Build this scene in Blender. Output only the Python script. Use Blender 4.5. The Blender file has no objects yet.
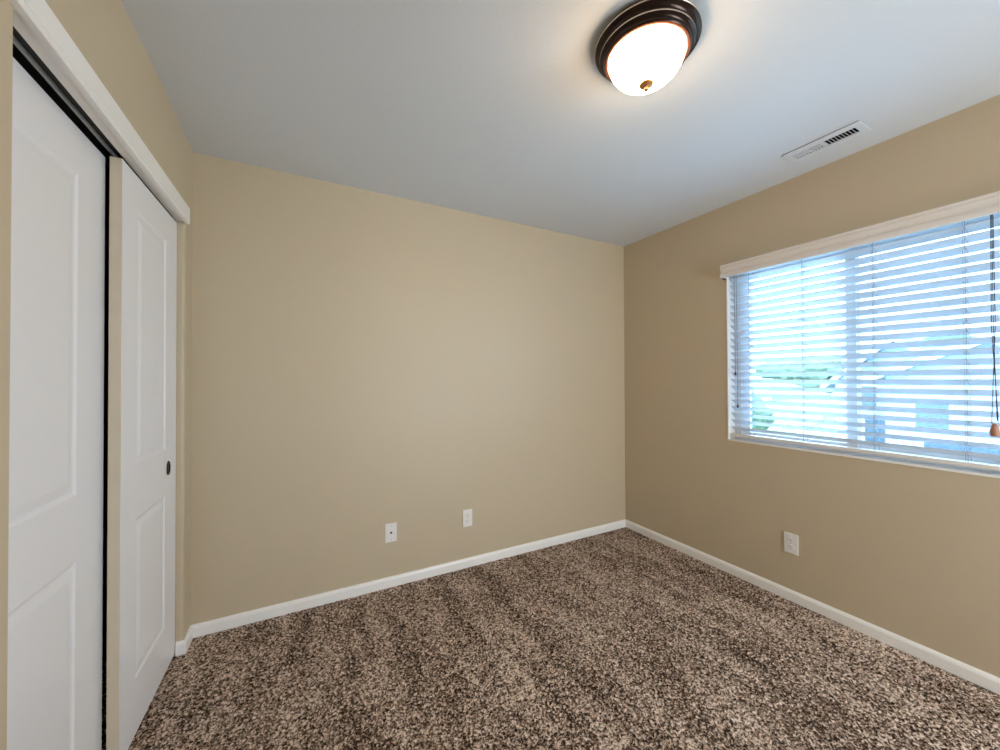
import bpy, bmesh, math, random
import numpy as np
from mathutils import Vector, Matrix
random.seed(4)
S = bpy.context.scene
COL = S.collection
PI = math.pi

# ---------------------------------------------------------------- camera
W = 2.992          # right wall inner face (left wall x=0, back wall y=0)
H = 2.44
CAM = Vector((0.46303, -2.42369, 1.28885))
yaw, pit, rol, FPX = 0.49128, 0.009364, -0.003539, 381.55
f = Vector((math.sin(yaw)*math.cos(pit), math.cos(yaw)*math.cos(pit), math.sin(pit)))
r0 = Vector((math.cos(yaw), -math.sin(yaw), 0)); u0 = r0.cross(f)
r = r0*math.cos(rol) + u0*math.sin(rol); u = -r0*math.sin(rol) + u0*math.cos(rol)
cd = bpy.data.cameras.new('camera'); cam = bpy.data.objects.new('camera', cd); COL.objects.link(cam)
m = Matrix.Identity(4)
for i in range(3):
    m[i][0] = r[i]; m[i][1] = u[i]; m[i][2] = -f[i]; m[i][3] = CAM[i]
cam.matrix_world = m
cd.sensor_width = 36; cd.lens = FPX*36/1000; cd.clip_start = 0.02; cd.clip_end = 500
S.camera = cam

# ---------------------------------------------------------------- world and light
wd = bpy.data.worlds.new('world'); S.world = wd; wd.use_nodes = True
bg = wd.node_tree.nodes['Background']
bg.inputs[0].default_value = (0.38, 0.66, 1.0, 1); bg.inputs[1].default_value = 17.0

def portal(name, loc, rot, sx, sy):
    l = bpy.data.lights.new(name, 'AREA'); l.shape = 'RECTANGLE'; l.size = sx; l.size_y = sy
    l.cycles.is_portal = True
    o = bpy.data.objects.new(name, l); COL.objects.link(o); o.location = loc; o.rotation_euler = rot
portal('window_portal', (W+0.16, -1.54, 1.45), (0, PI/2, 0), 1.2, 1.4)
REAR = -3.45
# added fill light behind the viewer, shining in through an added doorway
hl = bpy.data.lights.new('rear_fill_light', 'AREA'); hl.shape = 'RECTANGLE'; hl.size = 0.85; hl.size_y = 2.0
hl.specular_factor = 0.15; hl.energy = 54; hl.color = (0.84, 0.93, 1.0)
ho = bpy.data.objects.new('rear_fill_light', hl); COL.objects.link(ho); ho.location = (2.42, REAR-0.3, 1.02); ho.rotation_euler = (PI/2, 0, 0.6)
LAMP = 27.0

vs = S.view_settings
vs.view_transform = 'Standard'; vs.look = 'None'; vs.gamma = 1; vs.use_curve_mapping = False
vs.exposure = 0.35
S.cycles.max_bounces = 14; S.cycles.diffuse_bounces = 8; S.cycles.transparent_max_bounces = 12

# ---------------------------------------------------------------- materials
def mat(name, col, rough=0.5, metal=0.0, bump=0.0, bscale=200.0, vary=0.0, vscale=5.0, emit=None, es=0, spec=0.5):
    M = bpy.data.materials.new(name); M.use_nodes = True
    nt = M.node_tree; b = nt.nodes['Principled BSDF']
    b.inputs['Roughness'].default_value = rough; b.inputs['Metallic'].default_value = metal
    b.inputs['Specular IOR Level'].default_value = spec
    tc = nt.nodes.new('ShaderNodeTexCoord')
    n = nt.nodes.new('ShaderNodeTexNoise'); n.inputs['Scale'].default_value = vscale; n.inputs['Detail'].default_value = 3
    nt.links.new(tc.outputs['Object'], n.inputs['Vector'])
    mr = nt.nodes.new('ShaderNodeMapRange'); mr.inputs[3].default_value = 1-vary; mr.inputs[4].default_value = 1+vary
    nt.links.new(n.outputs[0], mr.inputs[0])
    mx = nt.nodes.new('ShaderNodeVectorMath'); mx.operation = 'SCALE'; mx.inputs[0].default_value = col[:3]
    nt.links.new(mr.outputs[0], mx.inputs['Scale']); nt.links.new(mx.outputs[0], b.inputs['Base Color'])
    if bump:
        n2 = nt.nodes.new('ShaderNodeTexNoise'); n2.inputs['Scale'].default_value = bscale; n2.inputs['Detail'].default_value = 2
        nt.links.new(tc.outputs['Object'], n2.inputs['Vector'])
        bp = nt.nodes.new('ShaderNodeBump'); bp.inputs['Strength'].default_value = bump; bp.inputs['Distance'].default_value = 0.002
        nt.links.new(n2.outputs[0], bp.inputs['Height']); nt.links.new(bp.outputs[0], b.inputs['Normal'])
    if emit:
        b.inputs['Emission Color'].default_value = (*emit, 1); b.inputs['Emission Strength'].default_value = es
    return M

M_wall = mat('tan_wall_paint', (0.565, 0.475, 0.335), 0.50, bump=0.25, bscale=90, vary=0.015, spec=0.5)
M_ceil = mat('white_ceiling_paint', (0.66, 0.69, 0.72), 0.7, bump=0.3, bscale=70, vary=0.01)
M_trim = mat('white_trim_paint', (0.90, 0.89, 0.87), 0.35, vary=0.01)
M_door = mat('white_door_paint', (0.84, 0.845, 0.87), 0.32, bump=0.05, bscale=60, vary=0.01)
M_dedge = mat('unpainted_door_edge', (0.64, 0.56, 0.43), 0.6, vary=0.06, vscale=9)
M_dark = mat('closet_shade_tone', (0.10, 0.09, 0.08), 0.8)  # darkness of the closed closet put into its wall colour
M_track = mat('black_track_metal', (0.012, 0.012, 0.013), 0.5, metal=0.3)
M_rail = mat('grey_rail_metal', (0.45, 0.48, 0.48), 0.4, metal=0.3)
M_ridge_hl = mat('ridge_highlight_metal', (0.62, 0.52, 0.44), 0.3, metal=0.9)  # pale ridge colour stands in for the bright ring highlights
M_bronze = mat('oil_rubbed_bronze', (0.035, 0.021, 0.016), 0.22, metal=0.7, vary=0.2, vscale=12)
M_copper = mat('copper_bronze', (0.55, 0.24, 0.09), 0.35, metal=0.6)
M_dcop = mat('dark_copper', (0.16, 0.045, 0.02), 0.4, metal=0.5)
M_vent = mat('white_vent_enamel', (0.67, 0.70, 0.73), 0.45)
M_duct_gap = mat('dark_duct_and_gap', (0.02, 0.02, 0.022), 0.7)
M_plate = mat('white_plastic_plate', (0.84, 0.82, 0.80), 0.3)
M_slot = mat('black_socket_slot', (0.02, 0.018, 0.016), 0.5)
M_screw = mat('steel_screw', (0.45, 0.43, 0.4), 0.35, metal=0.8)
M_slat = mat('white_faux_wood_slat', (0.66, 0.69, 0.72), 0.4)
M_val = mat('off_white_valance', (0.78, 0.74, 0.70), 0.4, bump=0.05, bscale=40)
M_cord = mat('dark_blind_cord', (0.05, 0.055, 0.08), 0.7)
M_ladder = mat('blue_grey_ladder_cord', (0.25, 0.30, 0.38), 0.8)
M_tassel = mat('dark_plastic_tassel', (0.035, 0.03, 0.05), 0.4)
M_wood = mat('reddish_wooden_tassel', (0.42, 0.20, 0.12), 0.5, vary=0.35, vscale=60)
M_frame = mat('white_vinyl_frame', (0.78, 0.80, 0.82), 0.4)

def glass_mat():
    M = bpy.data.materials.new('window_glass'); M.use_nodes = True; nt = M.node_tree
    nt.nodes.remove(nt.nodes['Principled BSDF']); o = nt.nodes['Material Output']
    t = nt.nodes.new('ShaderNodeBsdfTransparent'); t.inputs[0].default_value = (0.95, 0.97, 0.97, 1)
    g = nt.nodes.new('ShaderNodeBsdfGlossy'); g.inputs['Roughness'].default_value = 0.02
    fr = nt.nodes.new('ShaderNodeFresnel'); fr.inputs[0].default_value = 1.3
    x = nt.nodes.new('ShaderNodeMixShader')
    nt.links.new(fr.outputs[0], x.inputs[0]); nt.links.new(t.outputs[0], x.inputs[1]); nt.links.new(g.outputs[0], x.inputs[2])
    nt.links.new(x.outputs[0], o.inputs[0]); return M
M_glass = glass_mat()

def screen_mat():
    M = bpy.data.materials.new('insect_screen_mesh'); M.use_nodes = True; nt = M.node_tree
    b = nt.nodes['Principled BSDF']; o = nt.nodes['Material Output']
    b.inputs['Base Color'].default_value = (0.10, 0.13, 0.17, 1); b.inputs['Roughness'].default_value = 0.7
    t = nt.nodes.new('ShaderNodeBsdfTransparent'); x = nt.nodes.new('ShaderNodeMixShader')
    x.inputs[0].default_value = 0.30
    nt.links.new(t.outputs[0], x.inputs[1]); nt.links.new(b.outputs[0], x.inputs[2]); nt.links.new(x.outputs[0], o.inputs[0])
    return M
M_screen = screen_mat()

def bowl_mat():
    M = bpy.data.materials.new('lit_frosted_glass'); M.use_nodes = True; nt = M.node_tree
    b = nt.nodes['Principled BSDF']
    b.inputs['Base Color'].default_value = (0.9, 0.87, 0.8, 1); b.inputs['Roughness'].default_value = 0.25
    b.inputs['Emission Color'].default_value = (1.0, 0.68, 0.38, 1); b.inputs['Emission Strength'].default_value = LAMP
    return M
M_bowl = bowl_mat()

def carpet_mat():
    M = bpy.data.materials.new('brown_speckled_carpet'); M.use_nodes = True; nt = M.node_tree
    b = nt.nodes['Principled BSDF']; b.inputs['Roughness'].default_value = 0.95; b.inputs['Specular IOR Level'].default_value = 0.1
    tc = nt.nodes.new('ShaderNodeTexCoord')
    wn = nt.nodes.new('ShaderNodeTexNoise'); wn.inputs['Scale'].default_value = 110; wn.inputs['Detail'].default_value = 2.5
    nt.links.new(tc.outputs['Object'], wn.inputs['Vector'])
    v = nt.nodes.new('ShaderNodeTexVoronoi'); v.inputs['Scale'].default_value = 130
    nd = nt.nodes.new('ShaderNodeVectorMath'); nd.operation = 'MULTIPLY_ADD'
    nd.inputs[1].default_value = (0.02, 0.02, 0.02)
    nt.links.new(wn.outputs['Color'], nd.inputs[0]); nt.links.new(tc.outputs['Object'], nd.inputs[2])
    nt.links.new(nd.outputs[0], v.inputs['Vector'])
    sp = nt.nodes.new('ShaderNodeSeparateColor'); nt.links.new(v.outputs['Color'], sp.inputs[0])
    mixv = nt.nodes.new('ShaderNodeMath'); mixv.operation = 'MULTIPLY_ADD'; mixv.inputs[1].default_value = 0.70
    n1 = nt.nodes.new('ShaderNodeMapRange'); n1.inputs[1].default_value = 0.3; n1.inputs[2].default_value = 0.7
    n1.inputs[3].default_value = -0.18; n1.inputs[4].default_value = 0.48
    nt.links.new(wn.outputs[0], n1.inputs[0])
    nt.links.new(sp.outputs[0], mixv.inputs[0]); nt.links.new(n1.outputs[0], mixv.inputs[2])
    # vacuum tracks and worn patches: the lay of the pile
    mp = nt.nodes.new('ShaderNodeMapping'); mp.inputs['Rotation'].default_value = (0, 0, -0.25); mp.inputs['Scale'].default_value = (4.2, 0.9, 1)
    nt.links.new(tc.outputs['Object'], mp.inputs['Vector'])
    pn = nt.nodes.new('ShaderNodeTexNoise'); pn.inputs['Scale'].default_value = 1.7; pn.inputs['Detail'].default_value = 4; pn.inputs['Roughness'].default_value = 0.65
    nt.links.new(mp.outputs[0], pn.inputs['Vector'])
    pr = nt.nodes.new('ShaderNodeMapRange'); pr.inputs[1].default_value = 0.35; pr.inputs[2].default_value = 0.65
    pr.inputs[3].default_value = -0.13; pr.inputs[4].default_value = 0.13
    nt.links.new(pn.outputs[0], pr.inputs[0])
    ad = nt.nodes.new('ShaderNodeMath'); ad.operation = 'ADD'
    nt.links.new(mixv.outputs[0], ad.inputs[0]); nt.links.new(pr.outputs[0], ad.inputs[1])
    cr = nt.nodes.new('ShaderNodeValToRGB'); e = cr.color_ramp.elements
    e[0].position = 0.12; e[0].color = (0.030, 0.018, 0.013, 1)
    e[1].position = 0.86; e[1].color = (0.86, 0.70, 0.59, 1)
    for pos, c in ((0.34, (0.115, 0.076, 0.055)), (0.52, (0.31, 0.225, 0.17)), (0.68, (0.54, 0.42, 0.34))):
        k = cr.color_ramp.elements.new(pos); k.color = (*c, 1)
    nt.links.new(ad.outputs[0], cr.inputs[0]); nt.links.new(cr.outputs[0], b.inputs['Base Color'])
    bp = nt.nodes.new('ShaderNodeBump'); bp.inputs['Strength'].default_value = 0.6; bp.inputs['Distance'].default_value = 0.004
    nt.links.new(mixv.outputs[0], bp.inputs['Height']); nt.links.new(bp.outputs[0], b.inputs['Normal'])
    return M
M_carpet = carpet_mat()

# ---------------------------------------------------------------- mesh helpers
def box(bm, x0, x1, y0, y1, z0, z1, bevel=0.0, mi=0):
    v = [bm.verts.new((x, y, z)) for z in (min(z0, z1), max(z0, z1)) for y in (min(y0, y1), max(y0, y1)) for x in (min(x0, x1), max(x0, x1))]
    fs = [bm.faces.new([v[i] for i in q]) for q in ((0, 2, 3, 1), (4, 5, 7, 6), (0, 1, 5, 4), (2, 6, 7, 3), (0, 4, 6, 2), (1, 3, 7, 5))]
    for q in fs: q.material_index = mi
    if bevel:
        es = {e for q in fs for e in q.edges}
        bmesh.ops.bevel(bm, geom=list(es), offset=bevel, segments=2, affect='EDGES', profile=0.7)
def prism(bm, pts, a0, a1, axis='y'):
    """profile pts (p,q) extruded along axis; y: (x,z), x: (y,z), z: (x,y)"""
    def P(p, q, a): return {'y': (p, a, q), 'x': (a, p, q), 'z': (p, q, a)}[axis]
    A = [bm.verts.new(P(p, q, a0)) for p, q in pts]; B = [bm.verts.new(P(p, q, a1)) for p, q in pts]
    n = len(pts)
    for i in range(n):
        bm.faces.new((A[i], A[(i+1) % n], B[(i+1) % n], B[i]))
    bm.faces.new(A[::-1]); bm.faces.new(B)
def lathe(bm, prof, c=(0, 0, 0), n=64, axis='z'):
    rings = []
    for rr, h in prof:
        ring = []
        for k in range(n):
            a = 2*PI*k/n; p, q = rr*math.cos(a), rr*math.sin(a)
            co = {'z': (p, q, h), 'x': (h, p, q), 'y': (p, h, q)}[axis]
            ring.append(bm.verts.new(Vector(co)+Vector(c)))
        rings.append(ring)
    for A, B in zip(rings, rings[1:]):
        for k in range(n): bm.faces.new((A[k], A[(k+1) % n], B[(k+1) % n], B[k]))
    if prof[0][0] > 1e-6: bm.faces.new(rings[0][::-1])
    if prof[-1][0] > 1e-6: bm.faces.new(rings[-1])
    bmesh.ops.remove_doubles(bm, verts=bm.verts[:], dist=1e-6)
def tube(bm, pts, rad, n=8):
    pts = [Vector(p) for p in pts]; rings = []
    for i, p in enumerate(pts):
        d = (pts[min(i+1, len(pts)-1)]-pts[max(i-1, 0)]).normalized()
        a = d.cross(Vector((1, 0.1, 0.05))).normalized(); b = d.cross(a)
        rings.append([bm.verts.new(p+a*rad*math.cos(2*PI*k/n)+b*rad*math.sin(2*PI*k/n)) for k in range(n)])
    for A, B in zip(rings, rings[1:]):
        for k in range(n): bm.faces.new((A[k], A[(k+1) % n], B[(k+1) % n], B[k]))
    bm.faces.new(rings[0][::-1]); bm.faces.new(rings[-1])
def obj(name, bm, mats, parent=None, smooth=False, flat_angle=None):
    bmesh.ops.recalc_face_normals(bm, faces=bm.faces[:])
    me = bpy.data.meshes.new(name); bm.to_mesh(me); bm.free()
    for q in (mats if isinstance(mats, (list, tuple)) else [mats]): me.materials.append(q)
    if smooth:
        me.polygons.foreach_set('use_smooth', [True]*len(me.polygons))
        if flat_angle: me.set_sharp_from_angle(angle=flat_angle)
    o = bpy.data.objects.new(name, me); COL.objects.link(o)
    if parent:
        o.parent = parent; o.matrix_parent_inverse = Matrix.Translation(-parent.location)
    return o
def tag(o, label, cat, group=None):
    o['label'] = label; o['category'] = cat
    if group: o['group'] = group
    return o
def thing(name, loc, label, cat, group=None):
    o = bpy.data.objects.new(name, None); COL.objects.link(o); o.location = loc; o.empty_display_size = 0.05
    return tag(o, label, cat, group)
def struct(name, bm, mats, parent=None, label=None, **k):
    o = obj(name, bm, mats, parent, **k)
    if not parent: o['kind'] = 'structure'
    if label: o['label'] = label
    return o
B = bmesh.new

# ---------------------------------------------------------------- room shell
T = 0.14
# closet opening in the left wall / window opening in the right wall
CY0, CY1, CZ = -1.305, -0.120, 2.060
LEAN = math.radians(1.5)      # the closet wall is slightly out of square with the back wall
WY0, WY1, WZ0, WZ1 = -2.18, -0.905, 0.883, 2.022

# carpet: a displaced grid
cell = 0.006
xs = np.arange(-0.93, W+0.001+cell, cell); xs[-1] = W; ys = np.arange(REAR, 0.0005, cell); ys[-1] = 0
nx, ny = len(xs), len(ys)
rng = np.random.default_rng(3)
X, Y = np.meshgrid(xs, ys)
Z = rng.normal(0, 0.0021, X.shape)
big = rng.normal(0, 1, (ny//3+2, nx//3+2)); big = np.kron(big, np.ones((3, 3)))[:ny, :nx]
Z += big*0.0012
X = X + rng.normal(0, 0.0013, X.shape); Y = Y + rng.normal(0, 0.0013, Y.shape)
Z = np.clip(Z, -0.006, 0.006) - 0.002
co = np.stack([X, Y, Z], -1).reshape(-1, 3).astype(np.float32)
I = np.arange(nx*ny).reshape(ny, nx)
q = np.stack([I[:-1, :-1], I[:-1, 1:], I[1:, 1:], I[1:, :-1]], -1).reshape(-1, 4).astype(np.int32)
me = bpy.data.meshes.new('floor'); me.vertices.add(len(co)); me.vertices.foreach_set('co', co.ravel())
me.loops.add(q.size); me.loops.foreach_set('vertex_index', q.ravel())
me.polygons.add(len(q)); me.polygons.foreach_set('loop_start', np.arange(0, q.size, 4, dtype=np.int32))
me.polygons.foreach_set('loop_total', np.full(len(q), 4, np.int32))
me.update(); me.validate(); me.materials.append(M_carpet)
floor = bpy.data.objects.new('floor', me); COL.objects.link(floor); floor['kind'] = 'structure'
floor['label'] = 'brown and beige speckled cut pile carpet with vacuum tracks'

bm = B(); box(bm, -0.93, W+T, 0, T, -0.12, H+0.12); struct('wall_back', bm, M_wall)
# left wall with closet opening, rounded corner at the far jamb
bm = B()
ZT = 2.11
box(bm, -0.11, 0, REAR, CY0, -0.12, ZT)
box(bm, -0.11, 0, CY0, CY1, CZ, ZT)
rb = 0.012
pts = [(-0.11, 0), (-0.11, CY1)] + [(-rb+rb*math.sin(a), CY1+rb-rb*math.cos(a)) for a in [k*PI/2/6 for k in range(7)]] + [(0, 0)]
prism(bm, pts, -0.12, ZT, 'z')
# upper part, slightly out of plumb
cols = [(REAR, 0.017), (-0.5, 0.017), (0, 0.004)]
lo = [(bm.verts.new((-0.11, y, ZT)), bm.verts.new((0, y, ZT)), bm.verts.new((l, y, H+0.03)), bm.verts.new((-0.11, y, H+0.03))) for y, l in cols]
for A, C in zip(lo, lo[1:]):
    for k in range(4): bm.faces.new((A[k], A[(k+1) % 4], C[(k+1) % 4], C[k]))
bm.faces.new(lo[0]); bm.faces.new(lo[-1][::-1])
wl = struct('wall_left', bm, M_wall)
# right wall
bm = B()
box(bm, W, W+T, REAR, WY0, -0.12, H); box(bm, W, W+T, WY1, 0, -0.12, H)
box(bm, W, W+T, WY0, WY1, -0.12, WZ0); box(bm, W, W+T, WY0, WY1, WZ1, H)
struct('wall_right', bm, M_wall)
# rear wall, with a doorway added to let the fill light in
RX0, RX1, RZ0, RZ1 = 1.9, 2.8, 0.0, 2.05
bm = B()
box(bm, -0.93, RX0, REAR-T, REAR, -0.12, H); box(bm, RX1, W+T, REAR-T, REAR, -0.12, H)
box(bm, RX0, RX1, REAR-T, REAR, -0.12, RZ0); box(bm, RX0, RX1, REAR-T, REAR, RZ1, H)
struct('wall_front', bm, M_wall)
# ceiling with the hole of the duct
VX0, VX1, VY0, VY1 = 2.700, 2.790, -1.665, -1.405
bm = B()
box(bm, -0.93, VX0, REAR-T, T, H, H+0.12); box(bm, VX1, W+T, REAR-T, T, H, H+0.12)
box(bm, VX0, VX1, REAR-T, VY0, H, H+0.12); box(bm, VX0, VX1, VY1, T, H, H+0.12)
struct('ceiling', bm, M_ceil)
# closet interior
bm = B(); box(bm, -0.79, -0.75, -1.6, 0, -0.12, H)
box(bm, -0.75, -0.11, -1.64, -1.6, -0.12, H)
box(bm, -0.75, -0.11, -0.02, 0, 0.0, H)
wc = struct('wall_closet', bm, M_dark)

# ---------------------------------------------------------------- trim and baseboards
BH, BT = 0.062, 0.013
def bprof(t=BT, h=BH): return [(0, 0), (t, 0), (t, h-0.016), (t*0.72, h-0.006), (t*0.35, h), (0, h)]
def base(bm, a, b, nrm, m0=0, m1=0):
    """baseboard along a->b (2D), nrm points into the room; m0/m1 mitre lengths per unit thickness"""
    a = Vector(a); b = Vector(b); n = Vector(nrm); d = (b-a).normalized()
    A, Bv = [], []
    for t, z in bprof():
        pa = a+n*t+d*t*m0; pb = b+n*t-d*t*m1
        A.append(bm.verts.new((pa.x, pa.y, z))); Bv.append(bm.verts.new((pb.x, pb.y, z)))
    k = len(A)
    for i in range(k): bm.faces.new((A[i], A[(i+1) % k], Bv[(i+1) % k], Bv[i]))
    bm.faces.new(A[::-1]); bm.faces.new(Bv)
bm = B(); base(bm, (0, 0), (W, 0), (0, -1), 1, 1); struct('baseboard_back', bm, M_trim)
bm = B(); base(bm, (W, 0), (W, REAR), (-1, 0), 1, 0); struct('baseboard_right', bm, M_trim)
bm = B(); base(bm, (0, 0), (0, CY1), (1, 0), 1, -1); base(bm, (0, CY1), (-0.027, CY1), (0, -1), -1, 0)
base(bm, (0, CY0-0.01), (0, REAR+0.02), (1, 0), 0, 0)
bsl = struct('baseboard_left', bm, M_trim)

# head casing over the closet opening
bm = B()
pr = [(0, 2.032), (0.015, 2.032), (0.018, 2.036), (0.018, 2.042), (0.0155, 2.0435), (0.0155, 2.0465), (0.018, 2.048), (0.018, 2.106), (0.014, 2.113), (0, 2.115)]
prism(bm, pr, REAR+0.9, -0.118, 'y'); tr1 = struct('trim_1', bm, M_trim, label='white head trim board above the closet opening')

# closet door track
trk = thing('sliding_door_track', (0, 0, 0), 'black double channel track with grey rail above the sliding closet doors', 'door track')
bm = B()
box(bm, -0.109, -0.105, CY0, CY1, 2.032, 2.055); box(bm, -0.109, -0.034, CY0, CY1, 2.055, 2.0595)
obj('channel', bm, M_track, trk)
bm = B(); box(bm, -0.0675, -0.0600, CY0, CY1, 2.046, 2.055); obj('rail', bm, M_rail, trk)
bm = B(); box(bm, -0.034, 0.0, CY0, CY1, 2.040, 2.0599); obj('soffit_board', bm, M_trim, trk)

# sliding doors
def closet_door(name, xf, y0, y1, z0, z1, ppy0, ppy1, rows, th, label, pull=None):
    """front face at x=xf, slab behind it"""
    bm = B()
    box(bm, xf-th, xf-0.010, y0, y1, z0, z1, mi=1)
    ycuts = [y0, ppy0, ppy1, y1]; zc = [z0]
    for a, b in rows: zc += [a, b]
    zc.append(z1)
    # stiles and rails as closed blocks
    box(bm, xf-0.010, xf, y0, ppy0, z0, z1); box(bm, xf-0.010, xf, ppy1, y1, z0, z1)
    for i in range(0, len(zc), 2): box(bm, xf-0.010, xf, ppy0, ppy1, zc[i], zc[i+1])
    for fc in bm.faces:
        fc.normal_update()
        if abs(fc.normal.y) > 0.9 and abs(fc.calc_center_median().y-(y0)) < 1e-4: fc.material_index = 1
    d = struct(name, bm, [M_door, M_dedge], label=label)
    for a, b in rows:
        bm = B(); loops = []
        for ins, dep in ((0, 0), (0.004, 0.0006), (0.010, 0.004), (0.016, 0.005), (0.022, 0.0045), (0.042, 0.0012), (0.046, 0.0008)):
            loops.append([bm.verts.new((xf-dep, yy, zz)) for yy, zz in ((ppy0+ins, a+ins), (ppy1-ins, a+ins), (ppy1-ins, b-ins), (ppy0+ins, b-ins))])
        for A, Bq in zip(loops, loops[1:]):
            for k in range(4): bm.faces.new((A[k], A[(k+1) % 4], Bq[(k+1) % 4], Bq[k]))
        bm.faces.new(loops[-1])
        back = [bm.verts.new((xf-0.0095, v.co.y, v.co.z)) for v in loops[0]]
        for k in range(4): bm.faces.new((back[k], back[(k+1) % 4], loops[0][(k+1) % 4], loops[0][k]))
        bm.faces.new(back[::-1])
        obj('raised_panel', bm, M_door, d)
    if pull:
        py, pz = pull; bm = B()
        pf = [(0.0, -0.0012), (0.012, -0.001), (0.0175, 0.0003), (0.0195, 0.0028), (0.0235, 0.003), (0.0250, 0.0008), (0.0250, -0.004)]
        lathe(bm, [(rr, h) for rr, h in pf], (0, 0, 0), 40, 'x')
        o = obj('finger_pull', bm, M_bronze, d, smooth=True); o.scale = (1, 0.8, 1.25)
        o.location = (xf+0.0016, py, pz)
    return d
d1 = closet_door('door_1', -0.030, -0.714, -0.1235, 0.012, 2.028, -0.586, -0.268, [(0.208, 0.790), (0.980, 1.905)], 0.031,
            'white two panel sliding closet door beside the room corner, with dark finger pull', (-0.236, 0.898))
d2 = closet_door('door_2', -0.078, -1.300, -0.697, 0.012, 2.028, -1.190, -0.858, [(0.215, 0.765), (0.950, 1.895)], 0.027,
            'white two panel sliding closet door nearest the camera, set further back')
for o in (wl, wc, bsl, tr1, trk, d1, d2):
    o.matrix_world = Matrix.Rotation(-LEAN, 4, 'Z') @ Matrix.Translation(o.location)

# ---------------------------------------------------------------- window
GX = W+0.10
bm = B()   # outer frame
fw = 0.045
box(bm, GX-0.03, W+T, WY0, WY0+fw, WZ0, WZ1); box(bm, GX-0.03, W+T, WY1-fw, WY1, WZ0, WZ1)
box(bm, GX-0.03, W+T, WY0+fw, WY1-fw, WZ0, WZ0+0.025); box(bm, GX-0.03, W+T, WY0+fw, WY1-fw, WZ1-fw, WZ1)
win = struct('window_1', bm, M_frame, label='white vinyl sliding window behind the slatted blind')
def sash(y0, y1, x0, x1, gx, screen=False):
    bm = B(); s = 0.045; z0, z1 = WZ0+0.025, WZ1-fw
    box(bm, x0, x1, y0, y0+s, z0, z1); box(bm, x0, x1, y1-s, y1, z0, z1)
    box(bm, x0, x1, y0+s, y1-s, z0, z0+0.028); box(bm, x0, x1, y0+s, y1-s, z1-s, z1)
    sh = obj('sash', bm, M_frame, win)
    bm = B(); box(bm, gx, gx+0.003, y0+s, y1-s, z0+0.028, z1-s); obj('glass_pane', bm, M_glass, sh)
    if screen:
        bm = B(); box(bm, W+T-0.010, W+T-0.009, y0+0.01, y1-0.01, z0, z1); obj('insect_screen', bm, M_screen, win)
ym = -1.515
sash(ym-0.022, WY1-fw, GX-0.02, GX+0.004, GX-0.01)
sash(WY0+fw, ym+0.022, GX+0.006, GX+0.026, GX+0.015, True)
# bright edge bead and sill of the opening
bm = B()
box(bm, W-0.004, W+0.07, WY0, WY1, WZ0-0.008, WZ0+0.001); box(bm, W-0.003, W+0.07, WY1-0.003, WY1+0.004, WZ0-0.008, WZ1)
struct('trim_2', bm, M_trim, label='thin white sill and edge bead of the window opening')

# added doorway behind the viewer: casing, and a box around the fill light
bm = B()
box(bm, RX0-0.06, RX0, REAR, REAR+0.016, 0, RZ1+0.06); box(bm, RX1, RX1+0.06, REAR, REAR+0.016, 0, RZ1+0.06)
box(bm, RX0, RX1, REAR, REAR+0.016, RZ1, RZ1+0.06)
struct('trim_3', bm, M_trim, label='white casing of the unseen doorway added behind the viewer')
bm = B()
box(bm, RX0-0.5, RX1+0.3, REAR-1.0, REAR-0.95, -0.12, H); box(bm, RX0-0.55, RX0-0.5, REAR-1.0, REAR-T, -0.12, H)
box(bm, RX1+0.25, RX1+0.3, REAR-1.0, REAR-T, -0.12, H); box(bm, RX0-0.5, RX1+0.3, REAR-1.0, REAR-T, -0.12, -0.002)
box(bm, RX0-0.5, RX1+0.3, REAR-1.0, REAR-T, H, H+0.1)
struct('wall_fill_box', bm, M_wall)  # unseen enclosure added around the fill light

# ---------------------------------------------------------------- window blind
bl = thing('window_blind', (W+0.03, -1.5, 0.9), 'white horizontal slat blind with moulded valance hanging in the window', 'blind')
BY0, BY1 = WY0+0.012, WY1-0.010
bm = B()      # valance profile: moulded, projects in front of the wall
vx = W-0.052
vp = [(vx+0.014, 2.040), (vx+0.001, 2.040), (vx, 2.034), (vx+0.004, 2.030), (vx+0.004, 2.025), (vx+0.001, 2.022), (vx+0.001, 2.017),
      (vx+0.005, 2.012), (vx+0.007, 2.002), (vx+0.010, 1.993), (vx+0.010, 1.990), (vx+0.003, 1.982), (vx+0.001, 1.972), (vx+0.001, 1.962), (vx+0.004, 1.956), (vx+0.014, 1.956)]
vp = [(a, b-0.008) for a, b in vp]
prism(bm, vp, BY0-0.03, -0.888, 'y')
box(bm, vx+0.014, W, -0.900, -0.888, 1.950, 2.030)
obj('valance', bm, M_val, bl)
bm = B(); box(bm, vx+0.016, W-0.010, -0.902, -0.896, 1.940, 1.949); obj('valance_clip', bm, M_tassel, bl)
bm = B(); box(bm, W+0.008, W+0.060, BY0, BY1, 1.962, 2.016, 0.002); obj('headrail', bm, M_slat, bl)
SX = W+0.033; pitch = 0.0443; tilt = math.radians(30); sw = 0.050
z = 0.955; zs = []
while z < 1.955: zs.append(z); z += pitch
def slat_mesh():
    bm = B(); n = 6; top, bot = [], []
    for k in range(n+1):
        s = -sw/2+sw*k/n; c = 0.0016*(1-(2*s/sw)**2)
        x = s*math.cos(tilt)+c*math.sin(tilt); zz = -s*math.sin(tilt)+c*math.cos(tilt)
        top.append((x, zz+0.0013)); bot.append((x, zz-0.0013))
    prism(bm, top+bot[::-1], BY0, BY1, 'y'); return bm
s0 = None
for i, z in enumerate(zs):
    if s0 is None:
        s0 = obj('slat', slat_mesh(), M_slat, bl); s0.matrix_parent_inverse = Matrix.Identity(4); o = s0
    else:
        o = s0.copy(); COL.objects.link(o)
    o.location = (SX-bl.location.x, 0-bl.location.y, z-bl.location.z)
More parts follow.
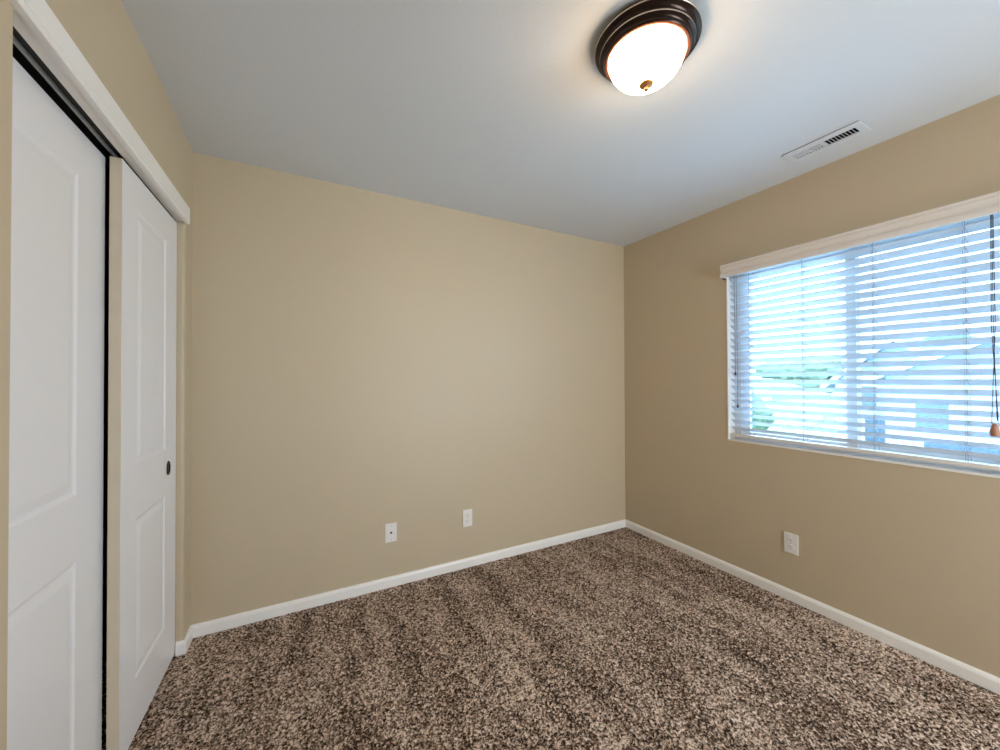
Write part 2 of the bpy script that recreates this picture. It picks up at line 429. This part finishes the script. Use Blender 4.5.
bm = B(); box(bm, SX-0.025, SX+0.025, BY0, BY1, 0.903, 0.922, 0.003); obj('bottom_rail', bm, M_val, bl)
for y in (-1.035, -1.325, -1.628, -1.925):
    bm = B(); dx = 0.0262*math.cos(tilt); dz = 0.026*math.sin(tilt)
    for s, zo in ((-1, dz), (1, -dz)):
        tube(bm, [(SX+s*dx, y, 0.915), (SX+s*dx, y, 1.45+zo), (SX+s*dx, y, 1.97)], 0.0009, 6)
    for z in zs: tube(bm, [(SX-dx, y, z+dz-0.003), (SX+dx, y, z-dz-0.003)], 0.0007, 5)
    tube(bm, [(SX, y+0.011, 0.915), (SX, y+0.011, 1.97)], 0.0008, 6)
    ld = obj('ladder_cord', bm, M_ladder, bl)
    k0 = None
    for z in zs:
        kx = (SX-dx-0.003, y-0.003, z+dz-0.008)
        if k0 is None:
            bm = B(); lathe(bm, [(0, -0.0045), (0.003, -0.003), (0.0035, 0), (0.003, 0.003), (0, 0.0045)], (0, 0, 0), 8)
            k0 = obj('cord_knot', bm, M_slat, ld, smooth=True); k0.matrix_parent_inverse = Matrix.Identity(4); k = k0
        else:
            k = k0.copy(); COL.objects.link(k)
        k.location = kx
def tassel(parent, x, y, z, m, rr=0.0065, h=0.026):
    bm = B(); lathe(bm, [(0, h), (rr*0.35, h), (rr*0.6, h*0.8), (rr, h*0.25), (rr*0.95, 0.06*h), (rr*0.5, 0), (0, 0)], (x, y, z), 20)
    return obj('tassel', bm, m, parent, smooth=True)
cx = W-0.002
for y, zt in ((-0.955, 1.305), (-0.968, 1.095)):
    bm = B(); tube(bm, [(cx, y+0.004, 1.965), (cx-0.002, y, 1.6), (cx-0.002, y-0.001, zt+0.02)], 0.0011, 6)
    c = obj('tilt_cord', bm, M_cord, bl); tassel(c, cx-0.002, y-0.001, zt, M_tassel)
for y, zt, w in ((-2.006, 1.080, 0.0), (-2.009, 1.074, 0.010), (-1.992, 1.066, -0.010)):
    bm = B(); tube(bm, [(cx, -2.000+w*0.3, 1.965), (cx-0.003, -2.000+w*0.5, 1.5), (cx-0.003, y, zt+0.03)], 0.0013, 6)
    c = obj('lift_cord', bm, M_cord, bl)
    if w == 0: continue
    tassel(c, cx-0.006, y+w*0.9, zt-0.022, M_wood, 0.0145, 0.046)

# ---------------------------------------------------------------- ceiling light
LC = (1.515, -1.522)
lt = thing('ceiling_light', (LC[0], LC[1], H), 'round flush ceiling light with bronze ringed pan and glowing glass bowl', 'ceiling light')
bm = B()
pan = [(0.0, H), (0.158, H), (0.164, H-0.008), (0.169, H-0.014), (0.1705, H-0.018), (0.169, H-0.0215), (0.165, H-0.023), (0.157, H-0.026), (0.151, H-0.031),
       (0.1505, H-0.036), (0.153, H-0.0385), (0.1525, H-0.042), (0.149, H-0.0435), (0.143, H-0.046), (0.139, H-0.050), (0.139, H-0.053), (0.139, H-0.056), (0.136, H-0.060), (0.131, H-0.062), (0.1265, H-0.061), (0.1245, H-0.045), (0, H-0.045)]
lathe(bm, pan, (LC[0], LC[1], 0), 96)
for fc in bm.faces:
    c = fc.calc_center_median(); rr = math.hypot(c.x-LC[0], c.y-LC[1]); zz = H-c.z
    if (0.1670 < rr and 0.018 < zz < 0.0216) or (0.1500 < rr < 0.1532 and 0.040 < zz < 0.0425): fc.material_index = 1
    if rr > 0.124 and rr < 0.137 and zz > 0.0585: fc.material_index = 2
p_ = obj('pan', bm, [M_bronze, M_ridge_hl, M_dcop], lt, smooth=True, flat_angle=math.radians(50))
bm = B()
bowl = [(0.1235, H-0.052)]
for k in range(1, 15):
    a = k/14*PI/2; bowl.append((0.1235*math.cos(a)**0.85, H-0.058-0.090*math.sin(a)**1.15))
bowl[-1] = (0.0, H-0.148)
lathe(bm, bowl, (LC[0], LC[1], 0), 96); obj('glass_bowl', bm, M_bowl, lt, smooth=True)
bm = B(); lathe(bm, [(0.0, H-0.1475), (0.020, H-0.1480), (0.0235, H-0.1505), (0.022, H-0.1535), (0.014, H-0.157), (0.0065, H-0.160), (0.006, H-0.163), (0.0085, H-0.167), (0.006, H-0.172), (0, H-0.174)], (LC[0], LC[1], 0), 32)
obj('finial', bm, M_copper, lt, smooth=True)

# ---------------------------------------------------------------- ceiling vent
vt = thing('ceiling_vent', (2.745, -1.535, H), 'white rectangular air register in the ceiling above the window', 'vent')
bm = B()
X0, X1, Y0, Y1 = 2.680, 2.810, -1.690, -1.380
def ringplate(bm, o, i, zt, zb, zi):
    (a0, a1, b0, b1), (c0, c1, d0, d1) = o, i
    def loop(x0, x1, y0, y1, z): return [bm.verts.new(v) for v in ((x0, y0, z), (x1, y0, z), (x1, y1, z), (x0, y1, z))]
    L = [loop(a0, a1, b0, b1, zt), loop(a0, a1, b0, b1, zb+0.001), loop(a0+0.006, a1-0.006, b0+0.006, b1-0.006, zb), loop(c0, c1, d0, d1, zb), loop(c0, c1, d0, d1, zi)]
    for A, C in zip(L, L[1:]+L[:1]):
        for k in range(4): bm.faces.new((A[k], A[(k+1) % 4], C[(k+1) % 4], C[k]))
ringplate(bm, (X0, X1, Y0, Y1), (2.716, 2.776, -1.662, -1.408), H-0.0035, H-0.009, H-0.0035)
box(bm, 2.716, 2.776, -1.540, -1.530, H-0.009, H-0.003)
obj('frame', bm, M_vent, vt)
bm = B()
for (yy0, n, sgn) in ((-1.6585, 9, 1), (-1.5265, 9, -1)):
    for k in range(n+1):
        y = yy0+k*0.0130
        a = 0.62 if sgn > 0 else -0.26; dy = 0.0072*math.sin(a); dz = 0.0072*math.cos(a)
        prism(bm, [(y-dy-0.0012, H-0.0085), (y-dy+0.0012, H-0.0085), (y+dy+0.0012, H-0.0085+2*dz), (y+dy-0.0012, H-0.0085+2*dz)], 2.714, 2.778, 'x')
obj('louvres', bm, M_vent, vt)
bm = B(); ringplate(bm, (X0+0.004, X1-0.004, Y0+0.004, Y1-0.004), (VX0-0.004, VX1+0.004, VY0-0.004, VY1+0.004), H-0.0001, H-0.0034, H-0.0001)
obj('shadow_gap', bm, M_duct_gap, vt)  # dark ring drawing the shadow line between ceiling and frame
bm = B()
d0, d1, e0, e1 = VX0+0.0005, VX1-0.0005, VY0+0.0005, VY1-0.0005
box(bm, d0, d0+0.002, e0, e1, H, H+0.11); box(bm, d1-0.002, d1, e0, e1, H, H+0.11)
box(bm, d0, d1, e0, e0+0.002, H, H+0.11); box(bm, d0, d1, e1-0.002, e1, H, H+0.11); box(bm, d0, d1, e0, e1, H+0.11, H+0.112)
obj('duct', bm, M_duct_gap, vt)
for yy in (Y0+0.014, Y1-0.014):
    bm = B(); lathe(bm, [(0, H-0.0105), (0.003, H-0.010), (0.0035, H-0.0088)], (2.745, yy, 0), 16)
    obj('screw', bm, M_vent, vt, smooth=True)

# ---------------------------------------------------------------- wall plates
def plate_local(kind, name, loc, rz, label, cat):
    """built facing -y at origin, then rotated"""
    t = thing(name, loc, label, cat); t.rotation_euler = (0, 0, rz)
    def part(nm, bm, m, par=None, **k):
        o = obj(nm, bm, m, None, **k); o.parent = par or t; return o
    bm = B(); box(bm, -0.035, 0.035, -0.0055, 0, -0.0575, 0.0575, 0.0022); pl = part('cover_plate', bm, M_plate)
    if kind == 'duplex':
        for s in (1, -1):
            bm = B(); zc = s*0.0195
            pts = []
            for k in range(28):
                a = 2*PI*k/28; px = 0.0172*math.cos(a); pz = max(-0.0128, min(0.0128, 0.0172*math.sin(a))); pts.append((px, pz+zc))
            A = [bm.verts.new((p, -0.0054, q_)) for p, q_ in pts]; C_ = [bm.verts.new((p, -0.0072, q_)) for p, q_ in pts]
            for k in range(28): bm.faces.new((A[k], A[(k+1) % 28], C_[(k+1) % 28], C_[k]))
            bm.faces.new(A); bm.faces.new(C_)
            rc = part('receptacle', bm, M_plate)
            bm = B(); box(bm, -0.0078, -0.0058, -0.0076, -0.0071, zc-0.001, zc+0.0075); box(bm, 0.0058, 0.0076, -0.0076, -0.0071, zc, zc+0.0065)
            lathe(bm, [(0, -0.0076), (0.0024, -0.0076), (0.0024, -0.0071)], (0, 0, zc-0.0065), 14, 'y')
            part('slots', bm, M_slot, rc)
        bm = B(); lathe(bm, [(0, -0.0068), (0.002, -0.0066), (0.003, -0.0054)], (0, 0, 0), 16, 'y'); part('screw', bm, M_screw)
    else:
        bm = B(); lathe(bm, [(0, -0.0125), (0.0018, -0.0125), (0.0018, -0.0095), (0.0044, -0.0095), (0.0047, -0.0062), (0.0068, -0.0062), (0.0068, -0.0054)], (0, 0, 0), 20, 'y')
        part('coax_jack', bm, M_slot)
        for s in (1, -1):
            bm = B(); lathe(bm, [(0, -0.0068), (0.002, -0.0066), (0.0031, -0.0054)], (0, 0, s*0.042), 16, 'y'); part('screw', bm, M_screw)
    return t
plate_local('coax', 'cable_jack_plate', (0.986, 0, 0.334), 0, 'white wall plate with one small dark cable jack in its centre', 'wall plate')
plate_local('duplex', 'power_outlet', (1.502, 0, 0.334), 0, 'white power outlet on the back wall, right of the cable jack plate', 'outlet')
plate_local('duplex', 'power_outlet', (W, -1.263, 0.330), -PI/2, 'white power outlet low on the wall beneath the window', 'outlet')

# ---------------------------------------------------------------- outdoors
GZ = -2.9
M_lawn = mat('lawn_grass', (0.17, 0.20, 0.11), 0.9, vary=0.25, vscale=1.5, bump=0.5, bscale=20)
M_conc = mat('pale_concrete', (0.55, 0.55, 0.53), 0.8, vary=0.05, vscale=2)
M_roof = mat('grey_roof_shingle', (0.20, 0.23, 0.27), 0.8, vary=0.15, vscale=6)
M_side = mat('pale_blue_siding', (0.42, 0.48, 0.54), 0.7, vary=0.05)
M_side2 = mat('cream_siding', (0.60, 0.55, 0.45), 0.7, vary=0.05)
M_wht = mat('white_exterior_trim', (0.8, 0.8, 0.8), 0.6)
M_pane = mat('dark_window_pane', (0.10, 0.12, 0.14), 0.1)
M_leaf = mat('green_tree_leaves', (0.085, 0.11, 0.06), 0.8, vary=0.4, vscale=2)
M_leaf2 = mat('dark_green_leaves', (0.045, 0.065, 0.045), 0.8, vary=0.4, vscale=2)
M_bark = mat('brown_bark', (0.12, 0.08, 0.05), 0.9, vary=0.3)
M_fence = mat('weathered_fence_wood', (0.40, 0.30, 0.20), 0.8, vary=0.15, vscale=8)
M_car1 = mat('dark_blue_car_paint', (0.03, 0.07, 0.14), 0.25)
M_car2 = mat('silver_car_paint', (0.45, 0.47, 0.5), 0.25, metal=0.5)
M_tyre = mat('black_tyre', (0.02, 0.02, 0.02), 0.7)
bm = B(); box(bm, W+0.5, 130, -70, 90, GZ-0.3, GZ); o = struct('floor_outdoor', bm, M_lawn); o.name = 'ground'; o.data.name = 'ground'
bm = B(); box(bm, 13.5, 20.5, -70, 90, GZ, GZ+0.03); o = struct('street', bm, M_conc)
bm = B(); box(bm, W+T+0.4, 9.5, -14, 8, GZ, GZ+0.04); o = struct('patio', bm, M_conc)

def house(loc, w, d, hw, hr, ms, label, wins):
    """w along y (gable faces -x), d along x"""
    t = thing('house', (loc[0], loc[1], GZ), label, 'house')
    x, y = loc; z0 = GZ; z1 = GZ+hw; z2 = z1+hr
    bm = B()
    prism(bm, [(y-w/2, z0), (y+w/2, z0), (y+w/2, z1), (y, z2), (y-w/2, z1)], x, x+d, 'x'); obj('wall', bm, ms, t)
    bm = B(); e = 0.5
    s = hr/(w/2)
    for sg in (-1, 1):
        a = (y, z2+0.02); b = (y+sg*(w/2+e), z1-e*s+0.02)
        prism(bm, [a, b, (b[0], b[1]+0.18), (a[0], a[1]+0.18)], x-e, x+d+e, 'x')
    obj('roof', bm, M_roof, t)
    bm = B()
    for sg in (-1, 1):
        a = (y, z2-0.04); b = (y+sg*(w/2+e), z1-e*s-0.04)
        prism(bm, [a, b, (b[0], b[1]+0.26), (a[0], a[1]+0.26)], x-e-0.06, x-e, 'x')
    obj('gable_trim', bm, M_wht, t)
    for (wy, wz, ww, wh) in wins:
        bm = B(); box(bm, x-0.06, x+0.02, y+wy-ww/2-0.1, y+wy+ww/2+0.1, z0+wz-0.1, z0+wz+wh+0.1); wf = obj('window', bm, M_wht, t)
        bm = B(); box(bm, x-0.08, x-0.055, y+wy-ww/2, y+wy+ww/2, z0+wz, z0+wz+wh); obj('pane', bm, M_pane, wf)
house((28, 5.3), 5.2, 8, 3.9, 2.2, M_side, 'pale blue house with steep grey gable roof across the street', [(-1.3, 2.6, 1.0, 1.1), (1.3, 2.6, 1.0, 1.1), (0, 0.3, 2.6, 1.6)])
house((20, 0.9), 5.0, 5, 4.2, 1.1, M_side, 'nearer pale house with shallow gable roof at the right end of the view', [(-1.2, 2.4, 0.8, 0.9), (1.3, 2.4, 0.8, 0.9), (0, 0.3, 3.0, 1.7)])
house((34, 19.0), 9, 9, 2.6, 1.3, M_side2, 'low cream house with grey gable roof among the trees', [(-2.5, 0.9, 1.4, 1.2), (2.5, 0.9, 1.4, 1.2)])
def blob(bm, c, rr, seed):
    rg = random.Random(seed)
    res = bmesh.ops.create_icosphere(bm, subdivisions=3, radius=1)
    ph = [rg.uniform(0, 6) for _ in range(6)]
    for v in res['verts']:
        n = v.co.normalized()
        k = 1+0.13*math.sin(5*n.x+ph[0])+0.12*math.sin(6*n.y+ph[1])+0.1*math.sin(7*n.z+ph[2])+rg.uniform(-.07, .07)
        v.co = Vector(c)+Vector((n.x*rr[0]*k, n.y*rr[1]*k, n.z*rr[2]*k))
def tree(x, y, h, w, m, seed, label):
    t = thing('tree', (x, y, GZ), label, 'tree', 'trees across the street')
    bm = B(); lathe(bm, [(0.22, GZ), (0.16, GZ+h*0.3), (0.08, GZ+h*0.6)], (x, y, 0), 10); obj('trunk', bm, M_bark, t)
    bm = B(); rg = random.Random(seed)
    blob(bm, (x, y, GZ+h*0.62), (w*0.5, w*0.5, h*0.34), seed)
    for k in range(5):
        a = rg.uniform(0, 6.28); blob(bm, (x+math.cos(a)*w*0.28, y+math.sin(a)*w*0.28, GZ+h*rg.uniform(.45, .8)), (w*.28, w*.28, h*.17), seed*7+k)
    obj('crown', bm, m, t)
tr = [(47, 38, 6.2, 6, M_leaf, 'rounded green tree at the left end of the tree row'), (48, 29, 7.0, 7, M_leaf2, 'dark green tree behind the low cream house'),
      (49, 19, 6.6, 7, M_leaf, 'broad green tree right of the low cream house'), (31, 27.5, 4.6, 3.5, M_leaf2, 'small dark tree left of the low cream house'),
      (50, 8, 8.0, 9, M_leaf, 'wide light green tree behind the house with the steep gable'), (54, -5, 8.2, 9, M_leaf, 'wide light green tree behind the nearer pale house'),
      (26, 11.5, 3.2, 2.2, M_leaf, 'young green street tree left of the house with the steep gable')]
for i, (x, y, h, w, m_, lab) in enumerate(tr): tree(x, y, h, w, m_, i+3, lab)
def car(x, y, m_, label):
    t = thing('car', (x, y, GZ+0.03), label, 'car'); g = GZ+0.03
    bm = B(); prism(bm, [(y-2.2, g+.35), (y+2.2, g+.35), (y+2.2, g+.75), (y+1.9, g+.9), (y+1.2, g+.95), (y+.6, g+1.4), (y-1.0, g+1.42), (y-1.7, g+.98), (y-2.2, g+.9)], x-0.85, x+0.85, 'x'); obj('body', bm, m_, t)
    bm = B(); prism(bm, [(y+1.0, g+.97), (y+.52, g+1.34), (y-.95, g+1.35), (y-1.45, g+.98)], x-0.86, x+0.86, 'x'); obj('side_glass', bm, M_pane, t)
    for sx in (-0.8, 0.8):
        for sy in (-1.4, 1.4):
            bm = B(); lathe(bm, [(0, sx-0.1), (0.33, sx-0.1), (0.33, sx+0.1), (0, sx+0.1)], (x, y+sy, g+0.33), 20, 'x'); obj('wheel', bm, M_tyre, t)
car(19.2, 12.0, M_car1, 'dark blue car parked at the far kerb, left part of the window')
car(14.8, 2.6, M_car2, 'silver car parked at the near kerb, right part of the window')
fn = thing('garden_fence', (11, 0, GZ), 'weathered wooden fence between the patio and the street', 'fence')
bm = B(); yy = -9.0
while yy < 20: box(bm, 11, 11.025, yy, yy+0.13, GZ+0.05, GZ+1.2); yy += 0.145
obj('boards', bm, M_fence, fn)
bm = B(); box(bm, 11.025, 11.07, -9, 20, GZ+0.3, GZ+0.38); box(bm, 11.025, 11.07, -9, 20, GZ+0.9, GZ+0.98); obj('rails', bm, M_fence, fn)
